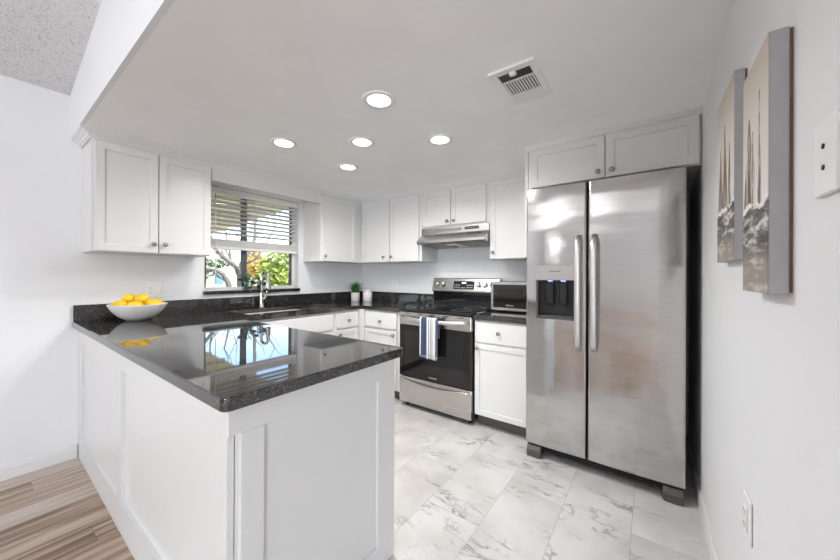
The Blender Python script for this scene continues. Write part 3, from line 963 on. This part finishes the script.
# dispenser
ds = obj('ice_dispenser', MB().box(dx0, dx1, -.724, -.720, dz0, dz1), M['black'], fgd)
nz = MB(); nz.box(dx0, dx0+.012, fy-.001, -.724, dz0, dz1-.10); nz.box(dx1-.012, dx1, fy-.001, -.724, dz0, dz1-.10)
nz.box(dx0+.012, dx1-.012, fy+.001, -.724, dz0, dz0+.014)
obj('niche', nz, M['dkgrey'], ds)
obj('dispenser_panel', MB().box(dx0, dx1, fy-.002, -.724, dz1-.10, dz1, .002), M['steel'], ds)
obj('lettering', text_mb('FRIGIDAIRE', .013, MY((dx0+dx1)/2, fy-.0022, dz1-.042)), M['ink'], ds)
for i in range(3): obj('indicator_light', MB().box(dx0+.085+.032*i, dx0+.093+.032*i, fy-.003, fy, dz1-.088, dz1-.083), M['ink_lt'], ds)
for q in (.055, .14): obj('dispenser_paddle', MB().box(dx0+q, dx0+q+.05, -.765, -.757, dz0+.09, dz1-.115, .004), M['blackglass'], ds)
obj('drip_tray', MB().box(dx0+.014, dx1-.014, fy+.004, -.728, dz0+.014, dz0+.022, .002), M['dkgrey'], ds)
for q in (.07, .152): obj('dispenser_light', MB().box(dx0+q, dx0+q+.028, -.770, -.752, dz1-.108, dz1-.1015, .001), M['blueled'], ds)
kg = MB(); kg.box(fx0+.03, fx1-.03, -.735, -.70, .03, .088)
for i in range(4): kg.box(fx0+.05, fx1-.05, -.742, -.735, .036+.012*i, .042+.012*i)
obj('kick_grille', kg, M['black'], fgd)
for x0_, x1_ in ((fx0+.012, fx0+.105), (fx1-.10, fx1-.008)):
    mb = MB(); mb.extr_x([(-.66, .004), (-.80, .004), (-.80, .048), (-.775, .078), (-.66, .078)], x0_, x1_, .006, 2)
    obj('foot_cover', mb, M['dkgrey'], fgd)

# ------------------------------------------------------------------ wall plates
def duplex(parent, M4):
    f = obj('outlet', MB().box(-.017, .017, -.034, .034, 0, .004, .002, 1, M4), M['white_plastic'], parent)
    for z in (-.018, .018):
        s = MB()
        for x in (-.006, .006): s.box(x-.0012, x+.0012, z-.004, z+.005, .004, .0046, 0, 1, M4)
        s.box(-.002, .002, z-.011, z-.008, .004, .0046, 0, 1, M4)
        obj('socket_slots', s, M['slot'], f)
pl = thing('outlet_plate', (.001, -2.204, 1.05), 'white double wall plate with outlet and switch above the lemon bowl', 'outlet')
Mw = MX(.001, -2.204, 1.108)
obj('plate', MB().box(-.058, .058, -.058, .058, 0, .005, .002, 1, Mw), M['white_plastic'], pl)
duplex(pl, MX(.006, -2.229, 1.108))
obj('rocker_switch', MB().box(-.0165, .0165, -.033, .033, 0, .006, .003, 1, MX(.006, -2.180, 1.108)), M['white_plastic'], pl)
pl = thing('outlet_plate', (.555, -.001, 1.05), 'pale wall outlet plate on the back wall right of the potted plant', 'outlet')
obj('plate', MB().box(-.058, .058, -.058, .058, 0, .005, .002, 1, MY(.555, -.001, 1.105)), M['white_plastic'], pl)
duplex(pl, MY(.530, -.006, 1.105)); duplex(pl, MY(.580, -.006, 1.105))
pl = thing('outlet_plate', (RW-.001, -1.78, .52), 'white outlet plate low on the right wall below the canvases', 'outlet')
obj('plate', MB().box(-.036, .036, -.058, .058, 0, .006, .002, 1, MXn(RW-.001, -1.780, .577)), M['white_plastic'], pl)
duplex(pl, MXn(RW-.007, -1.780, .577))
pl = thing('wall_plate', (RW-.001, -2.262, 1.355), 'blank white wall plate with two screws near right photo edge', 'wall plate')
obj('plate', MB().box(-.036, .036, -.057, .057, 0, .007, .002, 1, MXn(RW-.001, -2.262, 1.412)), M['white_plastic'], pl)
for dz in (.016, -.016):
    obj('screw', MB().lathe([(.0042, 0), (.0042, .0015), (0, .002)], 12, MXn(RW-.008, -2.262, 1.412+dz)), M['screw'], pl)

# ------------------------------------------------------------------ canvases
def canvas(label, y0, y1, z0, z1, m, xf, xb=3.340):
    t = thing('canvas_painting', (xf, (y0+y1)/2, z0), label, 'painting', 'sailing boat canvases on the right wall')
    obj('canvas', MB().box(xf, xb, y0, y1, z0, z1, .0015), M['canvas_side'], t)
    b = bmesh.new()
    obj('picture', MB().box(xf-.0012, xf, y0+.0005, y1-.0005, z0+.0005, z1-.0005), m, t)
    obj('stretcher', MB().box(xb, RW-.0005, y0+.0015, y1-.004, z0+.004, z1-.004), M['wood_back'], t)
canvas('nearer canvas of sailing boats in sepia, hung lower on the right wall', -2.103, -1.894, 1.197, 1.710,
       mk_art('painting_near', 1.3, [(.045, .050, .19, .40, (.10, .06, .04)), (.012, .026, .185, .36, (.13, .085, .055)), (-.042, .016, .185, .43, (.12, .08, .055))], .185, .495, 0), 3.3125)
canvas('farther canvas of sailing boats in sepia, hung higher beside the refrigerator', -1.740, -1.462, 1.280, 1.822,
       mk_art('painting_far', 5.1, [(.075, .040, .17, .38, (.12, .075, .05)), (.0, .045, .17, .44, (.11, .07, .045)), (-.075, .025, .17, .36, (.13, .085, .055))], .165, .526, 0), 3.3185)

# ------------------------------------------------------------------ bowl of lemons
BC = Vector((.240, -2.352, CT))
tag(obj('fruit_bowl', MB().lathe([(0, 0), (.050, 0), (.064, .003), (.107, .032), (.141, .072), (.159, .108), (.161, .113), (.158, .114), (.135, .075), (.102, .038), (.058, .012), (0, .010)], 56, Matrix.Translation(BC), cap=False), M['ceramic'], origin=BC),
    'wide white bowl of lemons on the granite worktop', 'bowl')
def lemon_mb():
    pr = []
    for i in range(19):
        a = -math.pi/2+math.pi*i/18
        z = .040*math.sin(a); r = .0315*math.cos(a)**.85 if abs(math.cos(a)) > 1e-6 else 0
        if i >= 16: z += .006*(i-15)/3; r = max(r*.80, 0)
        if i <= 1: z -= .003
        pr.append((max(r, 0) if 0 < i < 18 else 0, z))
    return MB().lathe(pr, 24)
lem = [((-.082, -.070, .068), (80, 0, 35), 'small lemon at the left rim of the white bowl'),
       ((-.005, -.078, .070), (85, 20, 70), 'lemon lying crosswise at front left of the bowl'),
       ((.070, -.030, .066), (90, 0, 10), 'lemon low at the front middle of the bowl'),
       ((.060, .060, .070), (75, 10, -50), 'lemon at the right side of the bowl, near rim'),
       ((-.015, .088, .072), (85, 0, 15), 'lemon at the far right rim of the bowl'),
       ((-.090, .010, .070), (88, 30, 100), 'lemon at the back of the bowl by the backsplash'),
       ((-.020, .008, .050), (90, 0, 40), 'lemon at the bottom of the pile, mostly hidden'),
       ((-.038, -.036, .112), (84, 0, 60), 'lemon resting on top left of the pile'),
       ((.022, .012, .112), (80, 14, 105), 'large lemon on top middle of the pile')]
proto = None
for p_, e_, lb_ in lem:
    if proto is None:
        t = thing('lemon', (0, 0, 0), lb_, 'lemon', 'lemons in the white bowl')
        s = obj('skin', lemon_mb(), M['lemon'], t)
        obj('stem_end', MB().lathe([(.0055, 0), (.0045, .002), (0, .0022)], 10, Matrix.Translation((0, 0, -.0435)) @ Matrix.Rotation(math.pi, 4, 'X')), M['lemon_tip'], t)
        proto = t
    else:
        t = copy_tree(proto); t['label'] = lb_
    t.scale = (1.15,)*3; p_ = (p_[0]*1.05, p_[1]*1.12, p_[2]+.036); t.location = BC+Vector(p_); t.rotation_euler = [R(a) for a in e_]

# ------------------------------------------------------------------ plant and canister in the corner
pc = Vector((.195, -.300, CT))
pp = thing('potted_plant', pc, 'small green grassy plant in a white pot in the corner', 'plant')
obj('pot', MB().lathe([(0, 0), (.046, 0), (.050, .004), (.054, .100), (.054, .106), (.049, .106), (.047, .090), (0, .088)], 32, Matrix.Translation(pc), cap=False), M['ceramic'], pp)
obj('soil', MB().lathe([(0, .094), (.047, .093), (.047, .088)], 24, Matrix.Translation(pc), cap=False), M['soil'], pp)
lf = MB(); rnd = random.Random(3)
for i in range(130):
    a = rnd.uniform(0, 2*math.pi); r0 = rnd.uniform(0, .035); lean = rnd.uniform(.2, 1.6); ln = rnd.uniform(.12, .18)
    d = Vector((math.cos(a), math.sin(a), 0)); p0 = pc+d*r0+Vector((0, 0, .09)); sd = Vector((-d.y, d.x, 0))
    b = bmesh.new(); prev = None
    for k in range(6):
        t = k/5; w = .0075*(1-t)**.6*(.6+1.2*t if t < .4 else 1.08)
        th = lean*t*.9
        q = p0+d*(ln*t*math.sin(th))+Vector((0, 0, ln*t*math.cos(th)))
        cur = (b.verts.new(q-sd*max(w, .0004)), b.verts.new(q+sd*max(w, .0004)))
        if prev:
            f = b.faces.new((prev[0], prev[1], cur[1], cur[0])); f.smooth = True
        prev = cur
    lf.add(b)
obj('foliage', lf, M['leaf'], pp)
cc = Vector((.318, -.215, CT))
cn = thing('canister', cc, 'plain white cylindrical canister beside the potted plant', 'canister')
obj('body', MB().lathe([(0, 0), (.052, 0), (.056, .004), (.056, .118), (.052, .121), (0, .121)], 36, Matrix.Translation(cc), cap=False), M['candle'], cn)
obj('lid', MB().lathe([(.050, .121), (.057, .122), (.057, .134), (.053, .138), (0, .138)], 36, Matrix.Translation(cc), cap=False), M['ceramic'], cn)

# ------------------------------------------------------------------ vases on the window sill
def vase(label, loc, r, h, leaves, seed, tall):
    loc = Vector(loc)
    t = thing('glass_vase', loc, label, 'vase', 'glass vases with cuttings on the window sill')
    obj('jar', MB().lathe([(0, 0), (r*.95, 0), (r, .004), (r, h*.8), (r*.92, h*.88), (r*.92, h), (r*.86, h), (r*.86, h*.87), (r*.93, h*.78), (r*.93, .008), (0, .007)], 28, Matrix.Translation(loc), cap=False), M['jar'], t)
    rn = random.Random(seed); sm = MB(); lm = MB()
    for i in range(leaves):
        a = rn.uniform(0, 6.28); sp = rn.uniform(.2, 1)*tall[0]; zz_ = rn.uniform(*tall[1])
        top = loc+Vector((math.cos(a)*sp*.35, math.sin(a)*sp, zz_))
        mid = loc+Vector((math.cos(a)*sp*.1, math.sin(a)*sp*.3, zz_*.6))
        sm.tube([loc+Vector((math.cos(a)*r*.3, math.sin(a)*r*.3, .015)), mid, top], .0016, 6)
        d = Vector((math.cos(a)*.5, math.sin(a), rn.uniform(-.3, .6))).normalized()
        s = d.cross(Vector((rn.uniform(-.5, .5), rn.uniform(-.3, .3), 1))).normalized(); n_ = s.cross(d)
        ll, lw = rn.uniform(.040, .058), rn.uniform(.018, .026)
        b = bmesh.new(); prev = None
        for k in range(6):
            q = k/5; w = lw*math.sin(math.pi*min(.97, q*.92+.04))
            c_ = top+d*ll*q+n_*(-.010*q*q)
            cur = (b.verts.new(c_-s*w), b.verts.new(c_+n_*.004), b.verts.new(c_+s*w))
            if prev:
                for u_ in (0, 1):
                    f = b.faces.new((prev[u_], prev[u_+1], cur[u_+1], cur[u_])); f.smooth = True
            prev = cur
        lm.add(b)
    obj('stems', sm, M['leaf'], t); obj('leaves', lm, M['dkleaf'], t)
vase('round glass vase with spreading green cutting, left on the window sill', (-.022, -1.480, WZ0), .034, .085, 11, 5, (.066, (.085, .13)))
vase('narrow glass vase packed with dark leaves, right on the window sill', (-.022, -1.362, WZ0), .026, .10, 14, 9, (.030, (.035, .125)))

# ------------------------------------------------------------------ ceiling lights and register
lp = [(1.995, -1.806, 'recessed ceiling light nearest the camera, largest of the five'),
      (1.098, -1.788, 'recessed ceiling light farthest left, toward the window'),
      (1.545, -1.492, 'recessed ceiling light in the middle of the five'),
      (1.994, -1.222, 'recessed ceiling light farthest right, in front of the range hood'),
      (1.083, -1.208, 'recessed ceiling light lowest in view, nearest the corner')]
proto = None
for x, y, lb_ in lp:
    if proto is None:
        t = thing('recessed_light', (0, 0, CE), lb_, 'ceiling light', 'recessed ceiling lights')
        obj('trim_ring', MB().lathe([(.060, -.004), (.078, -.007), (.086, -.005), (.088, 0), (.060, 0)], 48, Matrix.Translation((0, 0, CE)), cap=False), M['white_plastic'], t)
        obj('diffuser', MB().lathe([(0, -.0045), (.061, -.004), (.061, -.001), (0, -.001)], 40, Matrix.Translation((0, 0, CE)), cap=False), M['lamp'], t)
        d = bpy.data.lights.new('recessed_lamp', 'AREA'); d.shape = 'DISK'; d.size = .12; d.energy = 6.4; d.color = (1, .985, .965); d.spread = R(160)
        lo = bpy.data.objects.new('bulb', d); col.objects.link(lo); lo.parent = t; lo.location = (0, 0, -.009)
        proto = t
    else:
        t = copy_tree(proto); t['label'] = lb_
    t.location = (x, y, CE)

vx0, vx1, vy0, vy1 = 2.536, 2.734, -1.678, -1.358
rgs = thing('ceiling_register', ((vx0+vx1)/2, (vy0+vy1)/2, CE), 'white louvred air register in the ceiling before the refrigerator', 'vent')
mb = MB(); zb, zt = CE-.007, CE-.0005
ax0, ax1 = vx0+.028, vx1-.028
mb.box(vx0, ax0, vy0, vy1, zb, zt, .002); mb.box(ax1, vx1, vy0, vy1, zb, zt, .002)
for ya, yb in ((vy0, vy0+.036), (vy0+.098, vy0+.106), (vy0+.220, vy0+.230), (vy1-.040, vy1)):
    mb.box(ax0, ax1, ya, yb, zb, zt)
mb.box(vx0-.002, vx1+.002, vy0-.004, vy0+.003, CE-.012, zt, .001)
obj('frame', mb, M['white_plastic'], rgs)
obj('duct', MB().box(ax0, ax1, vy0+.03, vy1-.03, CE-.0012, CE-.0004), M['dkgrey'], rgs)
s1 = MB()
for i in range(6):
    b = bmesh.new(); bmesh.ops.create_cube(b, size=1)
    for v in b.verts: v.co = Vector((v.co.x*(ax1-ax0), v.co.y*.006, v.co.z*.001))
    s1.add(b, Matrix.Translation(((ax0+ax1)/2, vy0+.042+.0098*i, CE-.0045)) @ Matrix.Rotation(R(30), 4, 'X'))
obj('louvers', s1, M['slot'], rgs)
s2 = MB()
for i in range(11): s2.box(ax0+.004+.0128*i, ax0+.010+.0128*i, vy0+.106, vy0+.220, CE-.0065, CE-.003)
obj('louvers', s2, M['white_plastic'], rgs)
s3 = MB()
for i in range(5): s3.box(ax0, ax1, vy0+.231+.010*i, vy0+.239+.010*i, CE-.0062, CE-.003)
obj('louvers', s3, M['white_plastic'], rgs)
obj('damper_lever', MB().box((vx0+vx1)/2-.016, (vx0+vx1)/2+.012, vy0+.028, vy0+.050, CE-.020, CE-.006, .002), M['white_plastic'], rgs)

# ------------------------------------------------------------------ outdoors
gr = MB().box(-70, -WT, -50, 60, -.4, -.12)
struct('ground', gr, M['lawn'])
# patio roof on this side of the window
pr_ = thing('patio_roof', (-1.5, -3.2, 1.9), 'pale slatted patio roof seen through the blind', 'patio roof')
def pz(x): return 2.06 + .062*x
mb = MB(); b = bmesh.new()
vs_ = [b.verts.new((x, y, pz(x)+dz)) for dz in (.03, .06) for x, y in ((-WT, -5.0), (-3.4, -5.0), (-3.4, -.72), (-WT, -.72))]
for q in ((0, 3, 2, 1), (4, 5, 6, 7), (0, 1, 5, 4), (1, 2, 6, 5), (2, 3, 7, 6), (3, 0, 4, 7)): b.faces.new([vs_[i] for i in q])
bmesh.ops.recalc_face_normals(b, faces=b.faces[:]); mb.add(b)
obj('roof_sheet', mb, M['patio'], pr_)
for i in range(7):
    x = -.35-.48*i
    obj('purlin', MB().box(x-.02, x+.02, -5.0, -.74, pz(x)-.025, pz(x)+.03), M['rafter'], pr_)
# branching trees
def tree(label, branches, leaves=None, leafm=None, name='tree', seed=1):
    x, y, z = branches[0][0][0]
    t = thing(name, (x, y, -.12), label, 'tree')
    mb = MB(); rn = random.Random(seed)
    for pts, r0, r1 in branches:
        n = len(pts); mb.tube(pts, [r0+(r1-r0)*i/(n-1) for i in range(n)], 9)
        tip = Vector(pts[-1]); dirv = (tip-Vector(pts[-2])).normalized()
        for k in range(5):
            base = Vector(pts[rn.randint(1, n-1)])
            d = (dirv+Vector((rn.uniform(-.6, .6), rn.uniform(-.9, .9), rn.uniform(-.2, .9)))).normalized()
            ln = rn.uniform(.4, 1.1); q = [base]
            for s_ in range(4): q.append(q[-1]+d*ln/4+Vector((rn.uniform(-.05, .05), rn.uniform(-.07, .07), rn.uniform(-.03, .07))))
            mb.tube(q, [r1*.6, r1*.5, r1*.4, r1*.28, r1*.15], 6)
    obj('trunk', mb, M['bark'], t)
    if leaves:
        cen, rad, cnt, size = leaves
        lm = MB(); b = bmesh.new()
        for i in range(cnt):
            while True:
                v = Vector((rn.uniform(-1, 1), rn.uniform(-1, 1), rn.uniform(-1, 1)))
                if .15 < v.length < 1: break
            c_ = Vector(cen)+Vector((v.x*rad[0], v.y*rad[1], v.z*rad[2]))
            d = Vector((rn.uniform(-1, 1), rn.uniform(-1, 1), rn.uniform(-.6, .6))).normalized()
            s = d.cross(Vector((rn.uniform(-1, 1), rn.uniform(-1, 1), 1))).normalized()
            a = size*rn.uniform(.6, 1.2)
            b.faces.new([b.verts.new(c_-d*a), b.verts.new(c_+s*a*.45), b.verts.new(c_+d*a), b.verts.new(c_-s*a*.45)])
        lm.add(b)
        obj('foliage', lm, leafm, t)
    return t
tree('grey bare tree forking left of the window mullion', [
    ([(-4.5, .36, -.2), (-4.5, .33, .7), (-4.5, .26, 1.05), (-4.5, .15, 1.24), (-4.5, .0, 1.34), (-4.5, -.22, 1.37), (-4.6, -.7, 1.45)], .075, .03),
    ([(-4.9, .72, -.2), (-4.9, .70, .6), (-4.8, .64, 1.2), (-4.6, .48, 1.39), (-4.5, .27, 1.53), (-4.5, .10, 1.66), (-4.4, -.1, 1.85), (-4.4, -.5, 2.3)], .075, .035),
    ([(-4.8, .64, 1.2), (-4.7, .66, 1.5), (-4.6, .75, 1.75), (-4.5, .85, 2.1), (-4.4, .8, 2.8)], .06, .03),
    ([(-4.5, .27, 1.53), (-4.5, .30, 1.66), (-4.4, .22, 1.85), (-4.3, .1, 2.2)], .03, .015),
    ([(-4.7, .66, 1.45), (-4.6, .95, 1.62), (-4.5, 1.05, 1.9), (-4.4, 1.3, 2.4)], .03, .015)], seed=4)
tree('yellow-leaved tree behind the bare trunk', [([(-9.2, 3.15, -.2), (-9.1, 3.1, .8), (-9, 3.1, 1.8)], .07, .03)], ((-9, 3.15, 1.75), (.5, .42, .62), 700, .10), M['yleaf'], seed=8)
tree('bright green bush filling the right window pane', [([(-4.2, 1.15, -.2), (-4.1, 1.15, .4), (-4.1, 1.2, 1.0)], .04, .02)], ((-4.1, 1.27, 1.0), (.55, .58, .80), 2600, .075), M['bush'], name='bush', seed=2)
rnn = random.Random(21)
far = [(15.2, 'dark far tree at left edge of the window view'), (18.2, 'second dark far tree from the left, beyond the lawn'),
       (21.4, 'third dark far tree from the left, behind the teal building'), (24.6, 'far tree directly behind the window mullion'),
       (27.8, 'far tree right of the mullion beyond the lawn'), (31.0, 'far tree behind the left side of the green bush'), (34.2, 'far tree behind the right side of the green bush')]
for i, (y, lb_) in enumerate(far):
    x = -55+rnn.uniform(-2, 2); h = rnn.uniform(1.5, 2.3)
    tree(lb_, [([(x, y, -.2), (x, y+.1, 1), (x, y, 2)], .16, .08)], ((x, y, 1.7+h*.3), (1.6, 1.55, h), 700, .30), M['treeleaf'], seed=30+i)
hs = thing('teal_building', (-46, 18.3, -.12), 'low pale teal building beyond the lawn', 'building')
obj('wall', MB().box(-48, -45, 17.0, 19.8, -.12, 1.55), M['teal'], hs)
mb = MB(); mb.prism([(16.7, 1.55), (20.1, 1.55), (18.4, 2.35)], -48.2, -44.8, 0, 1, Matrix(((0, 0, 1, 0), (1, 0, 0, 0), (0, 1, 0, 0), (0, 0, 0, 1))))
obj('roof', mb, M['far_roof'], hs)
